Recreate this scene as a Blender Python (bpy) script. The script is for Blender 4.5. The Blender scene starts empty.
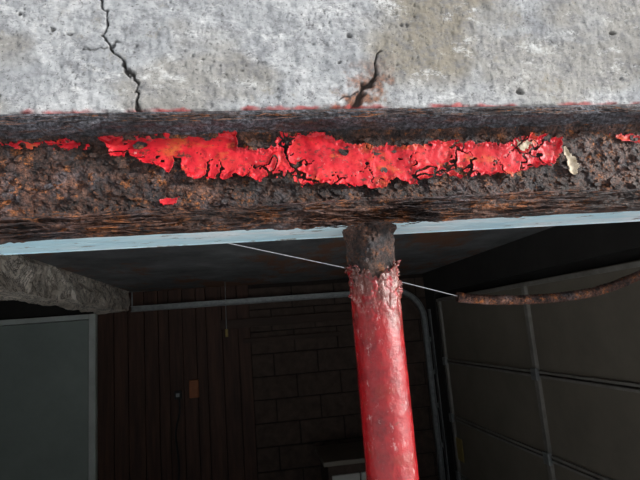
import bpy, math, random
import numpy as np
from mathutils import Vector, Matrix, noise
random.seed(7)
scene=bpy.context.scene
try:
    scene.view_settings.view_transform='Standard'
    scene.view_settings.look='None'
except Exception: pass

# ------------------------------------------------------------------ helpers
def empty(name,loc=(0,0,0)):
    e=bpy.data.objects.new(name,None); scene.collection.objects.link(e); e.location=loc
    e.empty_display_size=.05
    return e
def obj(name,verts,faces,mat=None,parent=None,smooth=False):
    me=bpy.data.meshes.new(name); me.from_pydata([tuple(v) for v in verts],[],faces); me.update()
    o=bpy.data.objects.new(name,me); scene.collection.objects.link(o)
    if mat: me.materials.append(mat)
    if parent: o.parent=parent
    if smooth: me.polygons.foreach_set('use_smooth',[True]*len(me.polygons))
    return o
def box_data(x0,x1,y0,y1,z0,z1,V,F):
    b=len(V)
    V+= [(x0,y0,z0),(x1,y0,z0),(x1,y1,z0),(x0,y1,z0),(x0,y0,z1),(x1,y0,z1),(x1,y1,z1),(x0,y1,z1)]
    F+= [(b,b+3,b+2,b+1),(b+4,b+5,b+6,b+7),(b,b+1,b+5,b+4),(b+1,b+2,b+6,b+5),(b+2,b+3,b+7,b+6),(b+3,b,b+4,b+7)]
def boxes(name,lst,mat,parent=None,bevel=0):
    V=[];F=[]
    for b in lst: box_data(*b,V,F)
    o=obj(name,V,F,mat,parent)
    if bevel:
        m=o.modifiers.new('b','BEVEL'); m.width=bevel; m.segments=2
    return o
def tube(name,pts,r,mat,parent=None,res=12,cyc=False):
    cu=bpy.data.curves.new(name,'CURVE'); cu.dimensions='3D'; cu.bevel_depth=r; cu.bevel_resolution=max(1,res//4)
    cu.use_fill_caps=True
    s=cu.splines.new('POLY'); s.points.add(len(pts)-1)
    for p,q in zip(s.points,pts): p.co=(*q,1)
    o=bpy.data.objects.new(name,cu); scene.collection.objects.link(o)
    cu.materials.append(mat)
    dg=bpy.context.evaluated_depsgraph_get()
    me=bpy.data.meshes.new_from_object(o.evaluated_get(dg))
    bpy.data.objects.remove(o)
    o=bpy.data.objects.new(name,me); scene.collection.objects.link(o)
    if not me.materials: me.materials.append(mat)
    me.polygons.foreach_set('use_smooth',[True]*len(me.polygons))
    if parent: o.parent=parent
    return o
def n3(x,y,z): return noise.noise(Vector((x,y,z)))
def fb(x,y,z,o=4): return noise.fractal(Vector((x,y,z)),1.0,2.0,o)
def smooth(a,b,x):
    t=min(1,max(0,(x-a)/(b-a))); return t*t*(3-2*t)

class M:
    def __init__(s,name):
        s.m=bpy.data.materials.new(name); s.m.use_nodes=True
        s.t=s.m.node_tree; s.N=s.t.nodes; s.L=s.t.links
        s.b=s.N['Principled BSDF']; s.co=s.N.new('ShaderNodeTexCoord').outputs['Object']
    def vec(s,scale):
        n=s.N.new('ShaderNodeMapping'); n.inputs['Scale'].default_value=scale
        s.L.new(s.co,n.inputs[0]); return n.outputs[0]
    def noise(s,sc,det=6,rough=.6,vec=None,dist=0):
        n=s.N.new('ShaderNodeTexNoise'); n.inputs['Scale'].default_value=sc; n.inputs['Detail'].default_value=det
        n.inputs['Roughness'].default_value=rough; n.inputs['Distortion'].default_value=dist
        s.L.new(vec or s.co,n.inputs['Vector']); return n.outputs[0]
    def ramp(s,fac,stops):
        n=s.N.new('ShaderNodeValToRGB'); e=n.color_ramp.elements
        while len(e)<len(stops): e.new(.5)
        for k,(p,c) in zip(e,stops):
            k.position=p; k.color=(*c,1) if not isinstance(c,(int,float)) else (c,c,c,1)
        s.L.new(fac,n.inputs[0]); return n.outputs[0]
    def mix(s,fac,a,b,mode='MIX'):
        n=s.N.new('ShaderNodeMix'); n.data_type='RGBA'; n.blend_type=mode
        for i,v in ((0,fac),(6,a),(7,b)):
            if isinstance(v,(int,float)): n.inputs[i].default_value=v
            elif isinstance(v,tuple): n.inputs[i].default_value=(*v,1)
            else: s.L.new(v,n.inputs[i])
        return n.outputs[2]
    def math(s,op,a,b):
        n=s.N.new('ShaderNodeMath'); n.operation=op
        for i,v in ((0,a),(1,b)):
            if isinstance(v,(int,float)): n.inputs[i].default_value=v
            else: s.L.new(v,n.inputs[i])
        return n.outputs[0]
    def attr(s,name):
        n=s.N.new('ShaderNodeAttribute'); n.attribute_name=name; return n.outputs['Fac']
    def col(s,c):
        if isinstance(c,tuple): s.b.inputs['Base Color'].default_value=(*c,1)
        else: s.L.new(c,s.b.inputs['Base Color'])
    def rough(s,v):
        if isinstance(v,(int,float)): s.b.inputs['Roughness'].default_value=v
        else: s.L.new(v,s.b.inputs['Roughness'])
    def bump(s,h,st=.5,d=.002):
        n=s.N.new('ShaderNodeBump'); n.inputs['Strength'].default_value=st; n.inputs['Distance'].default_value=d
        s.L.new(h,n.inputs['Height']); s.L.new(n.outputs[0],s.b.inputs['Normal'])

# ------------------------------------------------------------------ materials
def rust_mat(name,dark=1.0,streak=0,blue=0.0,org=0.0):
    m=M(name); v=m.vec((streak,1,1)) if streak else None
    base=m.ramp(m.noise(34,12,.8,v),[(.38,(.010*dark,.007*dark,.008*dark)),(.47,(.060*dark,.027*dark,.020*dark)),(.55,(.16*dark,.070*dark,.045*dark)),(.66,(.34*dark,.18*dark,.125*dark))])
    gr=m.ramp(m.noise(19,8,.75,v),[(.50-.10*blue,0.),(.62-.1*blue,.55+.35*blue)])
    c=m.mix(gr,base,m.ramp(m.noise(150,5,.7),[(.38,(.035*dark,.035*dark,.045*dark)),(.65,(.26*dark,.255*dark,.29*dark))]))
    orange=m.ramp(m.noise(50,9,.75,v),[(.55-org,0.),(.62-org,1.-.5*blue)])
    c=m.mix(orange,c,(.44*dark,.145*dark,.04*dark))
    sp=m.ramp(m.noise(210,5,.75),[(.40,0.12),(.55,1.)])
    c=m.mix(1.0,c,sp,'MULTIPLY')
    c=m.mix(1.0,c,m.ramp(m.noise(9,5,.6,m.vec((.6,1,1.3))),[(.38,.5),(.6,1.15)]),'MULTIPLY')
    m.col(c); m.rough(m.ramp(m.noise(60,4),[(.3,.36),(.7,.75)])); m.b.inputs['Specular IOR Level'].default_value=.5
    m.bump(m.noise(200,9,.78,m.vec((.5,1,1)) if streak else None),1.0,.005)
    return m.m
rust=rust_mat('rust_scale',1.0); rust_s=rust_mat('rust_laminated',.9,.4,.1,.03); rust_sheen=rust_mat('rust_flange_painted_sheen',.85,.35,1.3); rust_dark=rust_mat('rust_dark',.6)  # flange rust: bluish reflections painted into its colour as grey-blue patches

def paint_mat(name,post=False):
    m=M(name)
    base=m.ramp(m.noise(30,6,.6),[(.32,(.42,.004,.012)),(.5,(.62,.010,.022)),(.7,(.72,.035,.035))])
    if post:
        base=m.ramp(m.noise(30,8,.7),[(.3,(.13,.002,.004)),(.5,(.27,.003,.007)),(.7,(.38,.010,.012))])
    o=m.ramp(m.noise(20,7,.7,m.vec((.7,1,1.4))),[(.55,0.),(.66,.85)])
    c=m.mix(o,base,(.60,.13,.03) if not post else (.24,.018,.010))
    ch=m.ramp(m.noise(90,8,.75),[(.61,0.),(.66,.75)])
    c=m.mix(ch,c,(.60,.27,.25) if not post else (.50,.20,.20))
    if post:
        sc=m.ramp(m.noise(70,8,.8,m.vec((1,1,.35))),[(.60,0.),(.63,.7)])
        c=m.mix(sc,c,(.58,.34,.33))
    rr=m.ramp(m.noise(50,9,.75,m.vec((1,1,1.7))),[(.57 if not post else .63,0.),(.61 if not post else .67,.92)])
    c=m.mix(rr,c,(.10,.028,.018))
    if post:
        w=m.attr('worn')
        c=m.mix(m.math('MULTIPLY',w,m.ramp(m.noise(48,8,.75),[(.42,0.),(.49,1.)])),c,(.085,.032,.022))
        c=m.mix(m.math('MULTIPLY',w,m.ramp(m.noise(62,8,.75,m.vec((1,1,.8))),[(.55,0.),(.60,1.)])),c,(.40,.24,.21))
    else:
        c=m.mix(1.,c,m.ramp(m.noise(120,6,.7),[(.34,.5),(.46,1.)]),'MULTIPLY')
    m.col(c); m.rough(.27 if post else .42)
    m.b.inputs['Specular IOR Level'].default_value=.6 if post else .4
    m.bump(m.noise(190,7,.72),.5 if not post else .8,.0015)
    return m.m
paint=paint_mat('peeling_red_paint'); paint_post=paint_mat('peeling_red_paint_post',True)

m=M('cream_primer'); m.col(m.ramp(m.noise(120,6),[(.3,(.35,.26,.15)),(.7,(.68,.58,.45))])); m.rough(.7); primer=m.m

m=M('weathered_concrete')
c=m.ramp(m.noise(7,10,.75),[(.33,(.22,.225,.24)),(.47,(.35,.36,.37)),(.58,(.48,.485,.49)),(.7,(.63,.63,.63))])
c=m.mix(m.attr('stain'),c,(.25,.222,.175))
c=m.mix(m.ramp(m.noise(45,12,.85,m.vec((.6,1,1))),[(.48,0.),(.59,.75)]),c,(.17,.17,.18))
c=m.mix(m.ramp(m.noise(20,12,.85,m.vec((.5,1,1))),[(.54,0.),(.61,.7)]),c,(.70,.70,.69))
c=m.mix(m.ramp(m.noise(12,10,.8),[(.58,0.),(.66,.55)]),c,(.28,.24,.17))
c=m.mix(m.ramp(m.noise(170,5,.8),[(.57,0.),(.64,.85)]),c,(.07,.07,.07))
c=m.mix(m.attr('rusty'),c,m.ramp(m.noise(150,6,.7),[(.4,(.05,.02,.012)),(.6,(.30,.11,.045))]))
c=m.mix(m.attr('crack'),c,(.035,.028,.024))
c=m.mix(m.attr('redline'),c,(.42,.05,.05))
m.col(c); m.rough(.85); m.bump(m.noise(180,10,.85),1.0,.0035); conc=m.m

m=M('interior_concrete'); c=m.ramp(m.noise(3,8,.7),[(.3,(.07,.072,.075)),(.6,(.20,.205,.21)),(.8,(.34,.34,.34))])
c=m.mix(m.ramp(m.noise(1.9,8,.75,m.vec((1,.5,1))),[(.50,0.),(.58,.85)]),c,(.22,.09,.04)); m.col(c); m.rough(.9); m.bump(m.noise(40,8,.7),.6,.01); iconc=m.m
m=M('concrete_haunch'); c=m.ramp(m.noise(5,9,.75),[(.35,(.42,.36,.29)),(.5,(.78,.70,.60)),(.7,(.90,.84,.75))])
c=m.mix(m.ramp(m.noise(3.2,8,.8,None,1.2),[(.475,0.),(.5,.97),(.525,0.)]),c,(.03,.022,.018)); m.col(c); m.rough(.9); m.bump(m.noise(30,8,.7),.8,.012); hconc=m.m

def simple(name,c,r=.6,var=.3,sc=8,metal=0,stretch=(1,1,1)):
    m=M(name); lo=tuple(k*(1-var) for k in c); hi=tuple(min(1,k*(1+var)) for k in c)
    m.col(m.ramp(m.noise(sc,6,.65,m.vec(stretch)),[(.3,lo),(.7,hi)])); m.rough(r); m.b.inputs['Metallic'].default_value=metal
    m.bump(m.noise(sc*12,4),.15,.002); return m.m
door_p=simple('greenish_door_paint',(.36,.425,.395),.5,.12,3)
frame_p=simple('door_frame_paint',(.70,.75,.72),.5,.15,5)
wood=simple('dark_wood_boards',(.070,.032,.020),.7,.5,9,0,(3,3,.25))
wood2=simple('dark_header_board',(.05,.028,.018),.7,.4,9,0,(.3,3,3))
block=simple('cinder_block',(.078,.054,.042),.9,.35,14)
mortar=simple('mortar',(.028,.02,.017),.95,.3,20)
gdoor=simple('garage_door_panel',(.21,.187,.150),.6,.15,3)
gstile=simple('garage_door_stile',(.25,.24,.215),.5,.3,10)
galv=simple('galvanised_steel',(.30,.32,.32),.45,.3,25,.5)
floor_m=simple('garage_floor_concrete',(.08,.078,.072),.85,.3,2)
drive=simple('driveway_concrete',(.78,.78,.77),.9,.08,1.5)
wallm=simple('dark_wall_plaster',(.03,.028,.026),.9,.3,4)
ext=simple('exterior_wall_render',(.45,.44,.42),.9,.15,6)
white=simple('white_enamel',(.62,.62,.58),.4,.08,5)
orange=simple('orange_brown_box',(.36,.12,.04),.6,.2,30)
black=simple('black_rubber',(.012,.012,.012),.6,.2,30)
wirem=simple('bare_wire',(.85,.86,.88),.35,.05,30,.0)
brass=simple('brass',(.45,.32,.10),.35,.1,30,.8)
card=simple('yellowed_card',(.38,.29,.10),.7,.2,30)

m=M('pale_blue_flange_paint')
c=m.ramp(m.noise(14,8,.7,m.vec((.35,1,1))),[(.3,(.45,.76,.90)),(.5,(.66,.90,.98)),(.7,(.96,.98,.99))])
c=m.mix(m.ramp(m.noise(34,8,.75,m.vec((.4,1,1))),[(.58,0.),(.63,.85)]),c,(.18,.11,.07))
m.col(c); m.rough(.4); m.bump(m.noise(150,5),.4,.001); pale=m.m

# ------------------------------------------------------------------ beam
BX0,BX1=-2.4,1.75
def xs_list(lo,hi,d0,d1,step,coarse=.02):
    a=[]; x=lo
    while x<d0: a.append(x); x+=coarse
    x=d0
    while x<d1: a.append(x); x+=step
    x=d1
    while x<hi: a.append(x); x+=coarse
    a.append(hi); return a
def webd(x,z):
    "outward displacement of the rusted web, metres"
    l=fb(x*9,3.1,z*11,3)*.0035
    w=fb(x*34+7,1.7,z*44,3)
    q=w*3.0; terr=((math.floor(q)+smooth(.35,.65,q-math.floor(q)))/3.0)*.0045
    dd,_=noise.voronoi(Vector((x*60+w,2,z*70+w))); bl=max(0,.55-dd[0])*.0035
    f=fb(x*150,5.5,z*150,3)*.0015
    return l+terr+bl+f
def lam(x,z,a=.004):
    w=fb(x*8,9.3,z*150,3); t=fb(x*35+3,2.2,z*260,3)
    q=w*2.6; q=(math.floor(q)+smooth(.4,.6,q-math.floor(q)))/2.6
    return a*(q*.9+t*.6)+fb(x*120,4,z*160,2)*.0016
P=[]  # profile points: y,z,kind
def seg(a,b,n,kind):
    for i in range(n):
        t=i/n; P.append((a[0]+(b[0]-a[0])*t,a[1]+(b[1]-a[1])*t,kind))
ZB=1.968
seg((.800,2.1715),(.800,2.154),8,'edge')
seg((.800,2.154),(.842,2.150),14,'under')
seg((.842,2.150),(.852,2.138),6,'web')
seg((.852,2.138),(.852,2.018),58,'web')
seg((.852,2.018),(.845,2.009),6,'web')
seg((.845,2.009),(.802,2.004),10,'top')
seg((.802,2.004),(.799,ZB+.001),20,'lam')
seg((.799,ZB+.001),(.806,ZB-.001),3,'lam')
seg((.806,ZB-.001),(.925,ZB),26,'pale')
seg((.925,ZB),(.925,1.988),2,'back')
seg((.925,1.988),(.868,1.994),3,'back')
seg((.868,1.994),(.868,2.145),4,'back')
seg((.868,2.145),(.925,2.152),3,'back')
seg((.925,2.152),(.925,2.1715),2,'back')
seg((.925,2.1715),(.80,2.1715),4,'flat')
nP=len(P); X=xs_list(BX0,BX1,-.62,1.1,.0024)
nor=[]
for i in range(nP):
    a=P[i-1]; b=P[(i+1)%nP]; dy,dz=b[0]-a[0],b[1]-a[1]; l=math.hypot(dy,dz)
    nor.append((dz/l,-dy/l))
V=[];F=[];MI=[]
for x in X:
    for i,(y,z,k) in enumerate(P):
        ny,nz=nor[i]
        if k=='web': d=webd(x,z)
        elif k=='edge': d=lam(x,z,.0035) if z<2.168 else 0
        elif k=='under': d=fb(x*26,y*70,1,4)*.0065
        elif k in('lam','top'): d=lam(x,z,.0065)
        elif k=='pale': d=fb(x*20,y*40,4,3)*.0010-(.0015 if y>.812 else 0)
        else: d=0
        V.append((x,y+ny*d,z+nz*d))
for j in range(len(X)-1):
    for i in range(nP):
        i2=(i+1)%nP; F.append((j*nP+i,(j+1)*nP+i,(j+1)*nP+i2,j*nP+i2))
        k=P[i][2]; MI.append(1 if k in('lam','top') else 3 if k in('edge','under') else (2 if k=='pale' and P[i][0]>.808 else 0))
F.append(tuple(range(nP))); MI.append(0); F.append(tuple(reversed([(len(X)-1)*nP+i for i in range(nP)]))); MI.append(0)
beam=empty('rusted_steel_beam',(0,.86,1.963))
def unpar(o,p):  # keep world placement of vertices
    o.parent=p; o.matrix_parent_inverse=Matrix.Translation(-Vector(p.location))
b=obj('i_beam_body',V,F,rust)
for k in (rust_s,pale,rust_sheen): b.data.materials.append(k)
b.data.polygons.foreach_set('material_index',MI); unpar(b,beam)

# red paint sheet
poly=[(-.238,2.145),(-.21,2.153),(-.16,2.148),(-.109,2.155),(-.015,2.150),(-.011,2.124),(.028,2.114),(.054,2.119),(.058,2.141),(.083,2.150),(.138,2.145),(.195,2.122),(.247,2.117),(.323,2.115),(.363,2.123),(.402,2.116),(.442,2.121),(.481,2.112),(.525,2.131),(.576,2.128),(.603,2.123),(.602,2.099),(.581,2.073),(.535,2.069),(.483,2.055),(.434,2.060),(.403,2.050),(.355,2.061),(.306,2.046),(.269,2.055),(.239,2.041),(.184,2.045),(.131,2.054),(.095,2.052),(.078,2.066),(.025,2.064),(-.018,2.075),(-.053,2.067),(-.095,2.068),(-.128,2.079),(-.161,2.098),(-.202,2.112),(-.226,2.118)]
def sdf(px,pz,poly):
    px=np.asarray(px);pz=np.asarray(pz); d=np.full(px.shape,1e9); ins=np.zeros(px.shape,bool)
    n=len(poly)
    for i in range(n):
        ax,az=poly[i]; bx,bz=poly[(i+1)%n]; ex,ez=bx-ax,bz-az
        t=np.clip(((px-ax)*ex+(pz-az)*ez)/(ex*ex+ez*ez),0,1)
        d=np.minimum(d,np.hypot(px-ax-t*ex,pz-az-t*ez))
        c=((az>pz)!=(bz>pz)); xi=(bx-ax)*(pz-az)/((bz-az) if bz!=az else 1e-9)+ax
        ins^=(c&(px<xi))
    return np.where(ins,d,-d)
def paint_sheet(name,poly,mat,st=.0013,crack=1.0,curl=.006,off=.0025,nedge=.006,grow=0):
    x0=min(p[0] for p in poly)-.01;x1=max(p[0] for p in poly)+.01;z0=min(p[1] for p in poly)-.01;z1=max(p[1] for p in poly)+.01
    nx=int((x1-x0)/st)+1;nz=int((z1-z0)/st)+1
    gx,gz=np.meshgrid(np.linspace(x0,x1,nx),np.linspace(z0,z1,nz),indexing='ij')
    sd=sdf(gx,gz,poly)+grow; V=[];keep=np.zeros((nx,nz),bool)
    for i in range(nx):
        for j in range(nz):
            x=gx[i,j];z=gz[i,j];s=sd[i,j]
            if s<-.012: V.append((x,.852,z)); continue
            s+=fb(x*80,0.3,z*80,5)*nedge*1.3
            wx=x+fb(x*55,7,z*55,4)*.009; wz=z+fb(x*55,11,z*55,4)*.009
            dd,_=noise.voronoi(Vector((wx*14,0,wz*18))); ev=(dd[1]-dd[0])*.55
            er=abs(fb(x*13+3,7,z*15,3))*.8+.01
            e=min(ev,er)
            dens=smooth(.0,.5,fb(x*8,2,z*9,2)+ (0.15 if x>.3 else 0))*crack
            k=s>0 and not(e<.026*dens) and not (fb(x*38,31,z*50,4)>.80)
            keep[i,j]=k
            vary=.35+.9*max(0,n3(x*26,9,z*26)+.35)
            sgn=.7+n3(x*28,1,z*28)
            l=off+curl*max(0,1-s/.011)**2*vary+.0090*dens*max(0,1-e/.16)**2*sgn
            l+=fb(x*26,15,z*26,3)*.0022
            lo=fb(x*9,3.1,z*11,3)*.0035
            V.append((x,.852-.0030-max(l,-.001)-lo,z))
    F=[]
    for i in range(nx-1):
        for j in range(nz-1):
            if keep[i,j] and keep[i+1,j] and keep[i,j+1] and keep[i+1,j+1]:
                a=i*nz+j; F.append((a,a+nz,a+nz+1,a+1))
    used=sorted({v for f in F for v in f}); mp={v:i for i,v in enumerate(used)}
    o=obj(name,[V[v] for v in used],[tuple(mp[v] for v in f) for f in F],mat,None,True); unpar(o,beam)
    s=o.modifiers.new('s','SOLIDIFY'); s.thickness=.0009; s.offset=0
    return o
paint_sheet('peeling_paint_sheet',poly,paint,st=.00115,curl=.0095,grow=.0015)
paint_sheet('paint_remnant_left',[(-.6,2.150),(-.45,2.149),(-.402,2.148),(-.34,2.146),(-.267,2.144),(-.262,2.137),(-.30,2.134),(-.37,2.136),(-.402,2.135),(-.6,2.134)],paint,.0015,.5,.003,.001,.012)
paint_sheet('paint_remnant_right',[(.715,2.128),(.80,2.132),(.9,2.13),(.9,2.108),(.80,2.112),(.745,2.114)],paint,.0015,.5,.003,.001,.010)
paint_sheet('paint_remnant_small',[(-.143,2.034),(-.118,2.036),(-.116,2.026),(-.14,2.025)],paint,.0012,.3,.003,.001,.006)
paint_sheet('primer_flake',[(.606,2.105),(.618,2.100),(.636,2.072),(.630,2.052),(.615,2.050),(.606,2.075)],primer,.0012,.6,.006,.003,.006)
paint_sheet('primer_flake_b',[(.50,2.112),(.525,2.118),(.545,2.116),(.54,2.108),(.51,2.106)],primer,.0012,.9,.003,.006,.012)
# loose rust flakes along the flanges
V=[];F=[]
def flake(x,y,z,L,h,ang,out):
    n=max(4,int(L/.004)); b=len(V); ph=random.random()*50
    for i in range(n+1):
        t=i/n; ww=h*(.25+.75*math.sin(math.pi*min(1,max(0,t)))**.5)*(.7+.5*n3(t*9,ph,1))
        xx=x-L/2+L*t; zz=z+math.tan(ang)*(t-.5)*L+n3(t*4,ph,2)*.003
        yy=y-.001-out*(n3(t*3,ph,5)*.5+.5)*(t**2)
        V.extend([(xx,yy,zz+ww/2),(xx+.001,yy-.0015,zz),(xx,yy-.0005-out*.3,zz-ww/2),(xx,yy+.001,zz)])
    for i in range(n):
        for k in range(4):
            a=b+i*4+k; c=b+i*4+(k+1)%4; F.append((a,a+4,c+4,c))
    F.append((b,b+1,b+2,b+3)); e=b+n*4; F.append((e+3,e+2,e+1,e))
for i in range(260):
    x=random.uniform(-.6,1.1); z=random.choice([ZB+.003,1.974,1.982,1.990,1.998,2.004])+random.uniform(-.002,.002)
    flake(x,.797,z,random.uniform(.015,.14),random.uniform(.002,.006),random.uniform(-.05,.05),random.uniform(.003,.012))
for i in range(110):
    flake(random.uniform(-.6,1.1),.797,random.uniform(2.153,2.166),random.uniform(.02,.1),random.uniform(.002,.005),random.uniform(-.05,.05),random.uniform(.002,.008))
for i in range(70):
    flake(random.uniform(.10,.32),.795,random.uniform(1.962,1.990),random.uniform(.02,.09),random.uniform(.002,.006),random.uniform(-.2,.15),random.uniform(.004,.020))
o=obj('loose_rust_flakes',V,F,rust_s); unpar(o,beam)
# scattered scale flakes standing off the web
V=[];F=[]
for i in range(420):
    x=random.uniform(-.55,1.0); z=random.uniform(2.02,2.145)
    y=.852-webd(x,z)-.0005; n=random.randint(6,9); r=random.uniform(.003,.010); b=len(V); tx=random.uniform(-.5,.5); tz=random.uniform(-.5,.5)
    for lay in (0,1):
        for k in range(n):
            a=2*math.pi*k/n; rr=r*(.65+.5*n3(i*3.3,k*1.7,1)+.2)
            dx,dz=rr*math.cos(a)*1.3,rr*math.sin(a)*.8
            V.append((x+dx,y+.0012*lay-.0012-abs(tx*dx+tz*dz)*1.0,z+dz))
    F.append(tuple(b+k for k in range(n))); F.append(tuple(b+n+k for k in reversed(range(n))))
    for k in range(n): F.append((b+k,b+n+k,b+n+(k+1)%n,b+(k+1)%n))
o=obj('web_scale_flakes',V,F,rust); unpar(o,beam)

# ------------------------------------------------------------------ post
post=empty('painted_steel_post',(.212,.855,0))
PX,PY,PR=.212,.855,.0402
def pd(a,z):
    up=smooth(1.88,1.93,z); fl=smooth(1.94,1.968,z)
    cx,sx=math.cos(a),math.sin(a)
    return fb(cx*1.6,sx*1.6,z*30,4)*(.0010+.0036*up)+fb(cx*6,sx*6,z*130,3)*(.0006+.0014*up)+.0015*up+fl*fl*.005*(1+fb(cx*3,sx*3,7,3))
zs=[0,.02,.3,.6,.9,1.2]; z=1.3
while z<ZB: zs.append(z); z+=.0022
zs.append(ZB+.001); NA=150
V=[];F=[]
for z in zs:
    for i in range(NA):
        a=2*math.pi*i/NA; r=PR+pd(a,z); V.append((PX+r*math.cos(a),PY+r*math.sin(a),z))
for j in range(len(zs)-1):
    for i in range(NA):
        i2=(i+1)%NA; F.append((j*NA+i,j*NA+i2,(j+1)*NA+i2,(j+1)*NA+i))
F.append(tuple(reversed(range(NA)))); F.append(tuple((len(zs)-1)*NA+i for i in range(NA)))
o=obj('post_core',V,F,rust_dark); unpar(o,post)
NA=250; zs=[]; z=0.01
while z<1.3: zs.append(z); z+=.03
while z<1.925: zs.append(z); z+=.0013
V=[];K=[];WN=[]
for z in zs:
    for i in range(NA):
        a=2*math.pi*i/NA; cx,sx=math.cos(a),math.sin(a)
        nn=fb(cx*1.3+9,sx*1.3,z*22,5); n2=fb(cx*4+4,sx*4,z*60,4)
        thr=-1.5+ .85*smooth(1.79,1.86,z)+ .70*smooth(1.86,1.905,z)+1.6*smooth(1.900,1.920,z)
        mg=nn*.8+n2*.5-thr
        K.append(mg>0)
        up=smooth(1.79,1.86,z)
        q=n2*4; q=math.floor(q)+smooth(.4,.6,q-math.floor(q))
        l=.0018+(.0008+.0080*up)*max(0,1-mg/.28)**2+n3(cx*3,sx*3,z*45)*.0002+.0006*q*(.20+1.2*up)
        r=PR+fb(cx*1.6,sx*1.6,z*30,4)*.0003+max(l,.0006)
        V.append((PX+r*cx,PY+r*sx,z)); WN.append(.03+.85*smooth(1.76,1.88,z+fb(cx,sx,z*9,3)*.03))
F=[]
for j in range(len(zs)-1):
    for i in range(NA):
        i2=(i+1)%NA; q=(j*NA+i,j*NA+i2,(j+1)*NA+i2,(j+1)*NA+i)
        if all(K[v] for v in q): F.append(q)
used=sorted({v for f in F for v in f}); mp={v:i for i,v in enumerate(used)}
o=obj('peeling_post_paint',[V[v] for v in used],[tuple(mp[v] for v in f) for f in F],paint_post,None,True); unpar(o,post)
A=o.data.attributes.new('worn','FLOAT','POINT'); A.data.foreach_set('value',[WN[v] for v in used])
s=o.modifiers.new('s','SOLIDIFY'); s.thickness=.0009; s.offset=0
o=boxes('base_plate',[(PX-.08,PX+.08,PY-.08,PY+.08,0,.012)],rust_dark); unpar(o,post)

# ------------------------------------------------------------------ concrete lintel (above beam)
c1=[(-.231,2.375),(-.215,2.347),(-.222,2.310),(-.209,2.283),(-.189,2.250),(-.168,2.225),(-.175,2.202),(-.166,2.172)]
c1=[(-.26,2.47),(-.24,2.41)]+c1
c2=[(.255,2.283),(.237,2.254),(.242,2.235),(.217,2.216),(.206,2.191),(.190,2.172)]
c3=[(-.20,2.30),(-.235,2.285),(-.26,2.29)]
c4=[(.217,2.216),(.19,2.20),(.17,2.19)]
def pdist(x,z,pl):
    best=9;
    for (ax,az),(bx,bz) in zip(pl,pl[1:]):
        ex,ez=bx-ax,bz-az; t=((x-ax)*ex+(z-az)*ez)/(ex*ex+ez*ez); t=0 if t<0 else 1 if t>1 else t
        d=math.hypot(x-ax-t*ex,z-az-t*ez)
        if d<best: best=d
    return best
X=xs_list(-2.4,1.75,-.5,.95,.0018,.03)
Z=[2.1715]
while Z[-1]<2.43: Z.append(Z[-1]+.0018)
Z+=[2.46,2.5,2.56,2.62,2.7]
V=[];at={'stain':[],'rusty':[],'crack':[],'redline':[]}
for x in X:
    for z in Z:
        wx=x+fb(x*50,1,z*50,4)*.008; wz=z+fb(x*50,8,z*50,4)*.008
        d1=pdist(wx,wz,c1); d2=pdist(wx,wz,c2); d3=min(pdist(wx,wz,c3),pdist(wx,wz,c4))
        w1=.0016+.0018*n3(z*30,1,1); w2=.0018+.0045*smooth(2.26,2.19,z)*(1+1.5*n3(x*80,z*80,3))
        g=max(1-smooth(w1*.5,w1*1.6,d1),1-smooth(w2*.5,w2*1.6,d2),.6*(1-smooth(.0008,.002,d3)))
        f=fb(x*30,3,z*30,5)*.0022+fb(x*6,3,z*8,3)*.003+fb(x*90,3,z*70,3)*.0012
        dn=smooth(-.2,.5,fb(x*8,31,z*10,3))
        pit=fb(x*170,6,z*140,2); p=smooth(.40,.72,pit)*.0022*dn
        big=smooth(.66,.85,fb(x*38+5,16,z*52,2))*smooth(.0,.3,fb(x*5,7,z*5,2)+.1)
        f-=p+big*.005
        f-=g*.010
        ed=smooth(2.178,2.1715,z)*(.5+fb(x*30,4,z,3))*.006
        V.append((x,.803-f+max(0,ed),z))
        st=smooth(.12,.0,abs(x-(.31+(z-2.2)*.42))-.04+fb(x*14,2,z*14,4)*.05)*smooth(2.19,2.25,z)
        st=max(st,.55*smooth(.05,.4,fb(x*3+9,4,z*6,4)), .6*smooth(.55,.75,x+fb(x*9,2,z*12,4)*.12)*smooth(2.24,2.33,z))
        at['stain'].append(st)
        rs=(1-smooth(.004,.042,d2+fb(x*60,6,z*60,4)*.030))*smooth(2.29,2.2,z)
        at['rusty'].append(max(0,rs*.9)); at['crack'].append(min(1,g*.9+.6*big+.4*(p/.0025)))
        at['redline'].append(smooth(2.181,2.175,z+fb(x*40,1,z*60,3)*.005)*smooth(-.25,.25,fb(x*12,1,3,3))*.8)
nz=len(Z); F=[]
for i in range(len(X)-1):
    for j in range(nz-1):
        a=i*nz+j; F.append((a,a+nz,a+nz+1,a+1))
lint=empty('concrete_lintel',(0,.9,2.1715))
o=obj('lintel_face',V,F,conc,None,True); unpar(o,lint)
for k,v in at.items():
    A=o.data.attributes.new(k,'FLOAT','POINT'); A.data.foreach_set('value',v)
o=boxes('lintel_body',[(-2.4,1.75,.83,1.0,2.172,2.7)],ext); unpar(o,lint)

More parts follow.
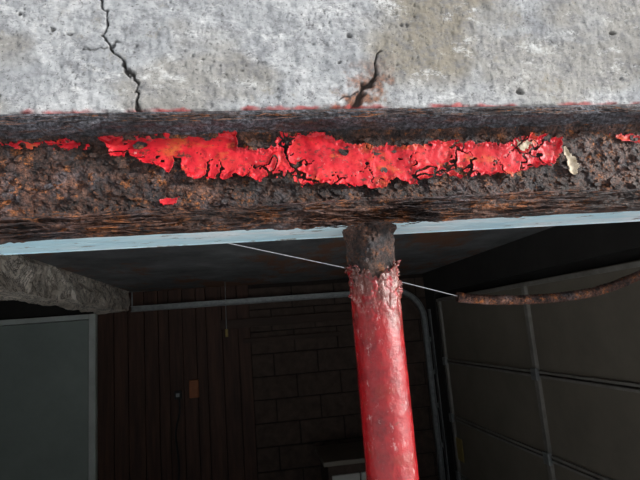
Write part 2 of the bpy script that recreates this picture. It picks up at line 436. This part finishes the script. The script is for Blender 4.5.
# ------------------------------------------------------------------ room shell
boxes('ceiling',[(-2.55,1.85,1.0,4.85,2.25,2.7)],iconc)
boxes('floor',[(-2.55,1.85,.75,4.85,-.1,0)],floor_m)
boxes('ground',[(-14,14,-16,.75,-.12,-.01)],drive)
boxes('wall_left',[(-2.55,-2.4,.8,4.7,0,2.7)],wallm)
boxes('front_light_blocker',[(-2.4,-1.0,.80,.95,0,1.962),(1.35,1.75,.80,.95,0,1.962)],ext)  # unseen walls added beside the opening to cut light entering the garage
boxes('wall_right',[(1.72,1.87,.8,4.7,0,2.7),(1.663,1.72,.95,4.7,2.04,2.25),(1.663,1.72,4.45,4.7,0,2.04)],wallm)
wb=empty('wall_back',(0,4.75,0))
o=boxes('backing',[(-2.55,1.87,4.712,4.85,0,2.25)],mortar); unpar(o,wb)
L=[];row=0;z=0.0
while z<2.2:
    x=-.03-(.2 if row%2 else 0)
    while x<1.66:
        a=max(x,-.03);bb=min(x+.392,1.663)
        if bb-a>.03: L.append((a,bb,4.70+random.uniform(-.002,.002),4.72,z,min(z+.192,2.25)))
        x+=.402
    z+=.202;row+=1
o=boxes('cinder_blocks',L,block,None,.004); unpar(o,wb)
L=[];x=-1.36
while x<-.05:
    w=random.choice([.09,.12,.14]); L.append((x,min(x+w-.006,-.035),4.685+random.uniform(-.004,.004),4.72,0,2.25)); x+=w
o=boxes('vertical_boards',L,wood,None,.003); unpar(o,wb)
o=boxes('plain_wall',[(-2.4,-2.36,4.70,4.72,0,2.25),(-2.36,-1.37,4.70,4.72,2.08,2.25)],wallm); unpar(o,wb)
o=boxes('header_boards',[(-.3,.95,4.665,4.684,1.86,1.94),(-.10,.80,4.665,4.684,1.72,1.76)],wood2,None,.003); unpar(o,wb)
d=empty('door_1',(-1.85,4.7,0))
o=boxes('door_slab',[(-2.30,-1.425,4.665,4.705,.01,2.03)],door_p,None,.003); unpar(o,d)
o=boxes('door_frame',[(-1.42,-1.365,4.64,4.71,0,2.08),(-2.36,-2.305,4.64,4.71,0,2.08),(-2.305,-1.42,4.64,4.71,2.035,2.08)],frame_p,None,.004); unpar(o,d)
o=tube('door_knob',[(-2.24,4.665,.98),(-2.24,4.63,.98),(-2.24,4.628,.98)],.012,brass); unpar(o,d)
bpy.ops.mesh.primitive_uv_sphere_add(radius=.027,location=(0,0,0)); o=bpy.context.object; o.name='knob_ball'
for v in o.data.vertices: v.co+=Vector((-2.24,4.615,.98))
o.data.materials.append(brass); unpar(o,d)

def rough_box(name,x0,x1,y0,y1,z0,z1,mat,amp,st=.03):
    import bmesh
    bm=bmesh.new()
    bmesh.ops.create_cube(bm,size=1)
    for v in bm.verts: v.co=Vector(((x0+x1)/2+v.co.x*(x1-x0),(y0+y1)/2+v.co.y*(y1-y0),(z0+z1)/2+v.co.z*(z1-z0)))
    for _ in range(7):
        es=[e for e in bm.edges if e.calc_length()>st*1.5]
        if not es: break
        bmesh.ops.subdivide_edges(bm,edges=es,cuts=1,use_grid_fill=True)
    for v in bm.verts:
        p=v.co.copy(); k=fb(p.x*4,p.y*4,p.z*6,5)
        sp=fb(p.x*3,p.y*2.2+4,p.z*5,5)*2.2; sp=math.floor(sp)+smooth(.4,.6,sp-math.floor(sp))
        if p.z<z1-.01: v.co+=Vector((k*amp+sp*.012,0,fb(p.x*4+9,p.y*5,p.z*3,5)*amp))
    me=bpy.data.meshes.new(name); bm.to_mesh(me); bm.free(); o=bpy.data.objects.new(name,me); scene.collection.objects.link(o); me.materials.append(mat); return o
rough_box('concrete_ceiling_beam',-1.28,-1.07,1.0,4.60,2.075,2.25,hconc,.024,.015)

# garage door (side wall)
g=empty('garage_door',(1.69,2.7,0)); L=[];S=[]
zz=[0.01,.48,.955,1.432,1.99]; GY=1.07
for a,b_ in zip(zz,zz[1:]): L.append((1.675,1.712,GY,4.40,a+.003,b_-.003))
o=boxes('panels',L,gdoor,None,.004); unpar(o,g)
for z in zz[1:-1]: S+= [(1.660,1.676,GY,4.40,z+.005,z+.020),(1.660,1.676,GY,4.40,z-.020,z-.005)]
S.append((1.655,1.676,GY,4.40,1.955,1.98))
for y in (1.25,2.9,4.35):
    for a,b_ in zip(zz,zz[1:]): S.append((1.652,1.6745,y-.020,y+.020,a+.02,b_-.02))
o=boxes('stiles_and_rails',S,gstile,None,.002); unpar(o,g)
L=[]
for y in (1.25,2.9,4.35):
    for z in zz[1:-1]: L.append((1.640,1.662,y-.03,y+.03,z-.035,z+.035))
o=boxes('hinges',L,galv,None,.003); unpar(o,g)
def track(name,y,xl):
    t=empty(name,(xl,y,2.1)); r=.28; path=[(xl,2.095)]
    for i in range(11):
        a=math.pi/2*(1-i/10); path.append((1.60-r+r*math.cos(a),2.095-r+r*math.sin(a)))
    path.append((1.60,.0))
    prof=[(-.025,-.02),(-.025,.02),(.025,.02),(.025,-.02),(.021,-.02),(.021,.016),(-.021,.016),(-.021,-.02)]
    V=[];F=[]
    for i,(x,z) in enumerate(path):
        a=path[max(0,i-1)];b=path[min(len(path)-1,i+1)]; dx,dz=b[0]-a[0],b[1]-a[1]; l=math.hypot(dx,dz); nx,nz=-dz/l,dx/l
        for (u,w) in prof: V.append((x+nx*u,y+w,z+nz*u))
    n=len(prof)
    for i in range(len(path)-1):
        for k in range(n): F.append((i*n+k,(i+1)*n+k,(i+1)*n+(k+1)%n,i*n+(k+1)%n))
    F.append(tuple(range(n)))
    F.append(tuple(reversed([(len(path)-1)*n+k for k in range(n)])))
    o=obj('channel',V,F,galv); unpar(o,t)
    L=[(xl,xl+.01,y+.02,y+.024,2.08,2.25)]
    for zz_ in (.3,.65,1.0,1.3,1.6): L.append((1.575,1.660,y+.02,y+.024,zz_,zz_+.04))
    L.append((1.652,1.660,y-.03,y+.024,0,1.9))
    o=boxes('hangers',L,galv); unpar(o,t)
track('garage_door_track',4.62,-1.06)
track('garage_door_track.001',1.01,-.9)
pts=[(.549,1.3,1.855),(.62,1.3,1.843),(.73,1.3,1.835),(.848,1.3,1.834),(.972,1.3,1.845),(1.105,1.3,1.880),(1.25,1.3,1.93),(1.45,1.3,2.02),(1.60,1.3,2.09)]
def interp(pts,n):
    out=[];P_=[Vector(p) for p in pts]
    for i in range(len(P_)-1):
        p0=P_[max(0,i-1)];p1=P_[i];p2=P_[i+1];p3=P_[min(len(P_)-1,i+2)]
        for k in range(n):
            t=k/n; out.append(.5*((2*p1)+(-p0+p2)*t+(2*p0-5*p1+4*p2-p3)*t*t+(-p0+3*p1-3*p2+p3)*t**3))
    out.append(P_[-1]); return out
pp=empty('rusty_door_spring',(.549,1.3,1.855))  # garage door extension spring, built as a ribbed rusty tube
cen=interp(pts,40); V=[];F=[];NA=20
for i,c in enumerate(cen):
    tg=(cen[min(len(cen)-1,i+1)]-cen[max(0,i-1)]).normalized(); s=Vector((0,1,0)); u=tg.cross(s).normalized()
    for k in range(NA):
        a=2*math.pi*k/NA; r=.0128+.0011*math.sin(i*1.6)+fb(c.x*30,math.cos(a),math.sin(a),3)*.0018
        V.append(c+s*r*math.cos(a)+u*r*math.sin(a))
for i in range(len(cen)-1):
    for k in range(NA): F.append((i*NA+k,i*NA+(k+1)%NA,(i+1)*NA+(k+1)%NA,(i+1)*NA+k))
F.append(tuple(range(NA)));F.append(tuple((len(cen)-1)*NA+k for k in range(NA)))
rspring=rust_mat('rust_spring',1.9)
o=obj('spring_body',V,F,rspring,None,True); unpar(o,pp)
o=boxes('wall_bracket',[(1.59,1.662,1.27,1.33,2.07,2.12)],galv); unpar(o,pp)
tube('cable_wire',[(-.83,1.3,2.25),(-.15,1.3,2.063),(.249,1.3,1.953),(.552,1.3,1.857)],.0011,wirem)
jb=empty('junction_box',(-.545,4.68,1.36))
o=boxes('box_body',[(-.585,-.505,4.64,4.682,1.29,1.44)],orange,None,.004); unpar(o,jb)
o=boxes('cover_plate',[(-.575,-.515,4.634,4.641,1.31,1.42)],orange,None,.002); unpar(o,jb)
cb=empty('power_cable',(-.68,4.67,1.3))
o=boxes('outlet_body',[(-.715,-.655,4.65,4.682,1.29,1.36)],black,None,.004); unpar(o,cb)
o=boxes('outlet_face',[(-.700,-.670,4.646,4.651,1.31,1.34)],galv,None,.001); unpar(o,cb)
o=tube('cord',interp([(-.685,4.66,1.34),(-.67,4.65,1.2),(-.71,4.65,1.0),(-.69,4.65,.7),(-.74,4.65,.3),(-.72,4.66,.02)],8),.008,black); unpar(o,cb)
pc=empty('pull_cord',(-.25,4.3,2.25))
o=tube('string',[(-.22,4.3,2.25),(-.225,4.3,1.85)],.003,galv); unpar(o,pc)
o=tube('handle',[(-.225,4.3,1.855),(-.225,4.3,1.83),(-.225,4.3,1.79)],.012,card); unpar(o,pc)
boxes('notice_card',[(1.655,1.662,4.20,4.32,.62,.80)],card)
cbt=empty('storage_cabinet',(.75,4.4,0))
o=boxes('carcass',[(.52,1.02,4.15,4.66,.06,.74)],block,None,.004); unpar(o,cbt)
o=boxes('top_board',[(.48,1.04,4.09,4.67,.74,.775)],gdoor,None,.004); unpar(o,cbt)
o=boxes('doors',[(.545,.765,4.13,4.15,.09,.66),(.775,1.0,4.13,4.15,.09,.66)],white,None,.005); unpar(o,cbt)
o=boxes('plinth',[(.55,1.0,4.2,4.6,0,.06)],black); unpar(o,cbt)

# ------------------------------------------------------------------ light
w=bpy.data.worlds.new('overcast_sky'); scene.world=w; w.use_nodes=True
N=w.node_tree.nodes; Lk=w.node_tree.links; bg=N['Background']
tc=N.new('ShaderNodeTexCoord')
def lobe(vec,stops):
    dt=N.new('ShaderNodeVectorMath'); dt.operation='DOT_PRODUCT'
    Lk.new(tc.outputs['Generated'],dt.inputs[0]); dt.inputs[1].default_value=Vector(vec).normalized()
    mr=N.new('ShaderNodeValToRGB'); e=mr.color_ramp.elements
    for k,(p,c) in zip(e,stops): k.position=p; k.color=(*c,1)
    Lk.new(dt.outputs['Value'],mr.inputs[0]); return mr.outputs[0]
a=lobe((0,0,1),[(.15,(.05,.06,.075)),(.95,(2.5,2.6,2.75))])
b2=lobe((.92,-.36,.20),[(.70,(0,0,0)),(1,(2.4,2.4,2.35))])
ad=N.new('ShaderNodeVectorMath'); ad.operation='ADD'; Lk.new(a,ad.inputs[0]); Lk.new(b2,ad.inputs[1])
Lk.new(ad.outputs[0],bg.inputs[0]); bg.inputs[1].default_value=.78
sl=bpy.data.lights.new('sun','SUN'); sl.energy=5.2; sl.angle=math.radians(6); sl.color=(1,.98,.95)
so=bpy.data.objects.new('sun',sl); scene.collection.objects.link(so)
so.rotation_euler=Vector((.92,-.36,.15)).to_track_quat('Z','Y').to_euler()

# ------------------------------------------------------------------ camera
yw,pt,rl=map(math.radians,(8.2,10.0,4.5))
fw=Vector((math.sin(yw)*math.cos(pt),math.cos(yw)*math.cos(pt),math.sin(pt)))
r0=Vector((math.cos(yw),-math.sin(yw),0)); u0=r0.cross(fw)
R=r0*math.cos(rl)-u0*math.sin(rl); U=r0*math.sin(rl)+u0*math.cos(rl)
cam=bpy.data.cameras.new('camera'); co=bpy.data.objects.new('camera',cam); scene.collection.objects.link(co)
mt=Matrix((R,U,-fw)).transposed().to_4x4(); mt.translation=Vector((0,0,1.8)); co.matrix_world=mt
cam.sensor_width=36; cam.lens=28.125; cam.clip_start=.02
scene.camera=co
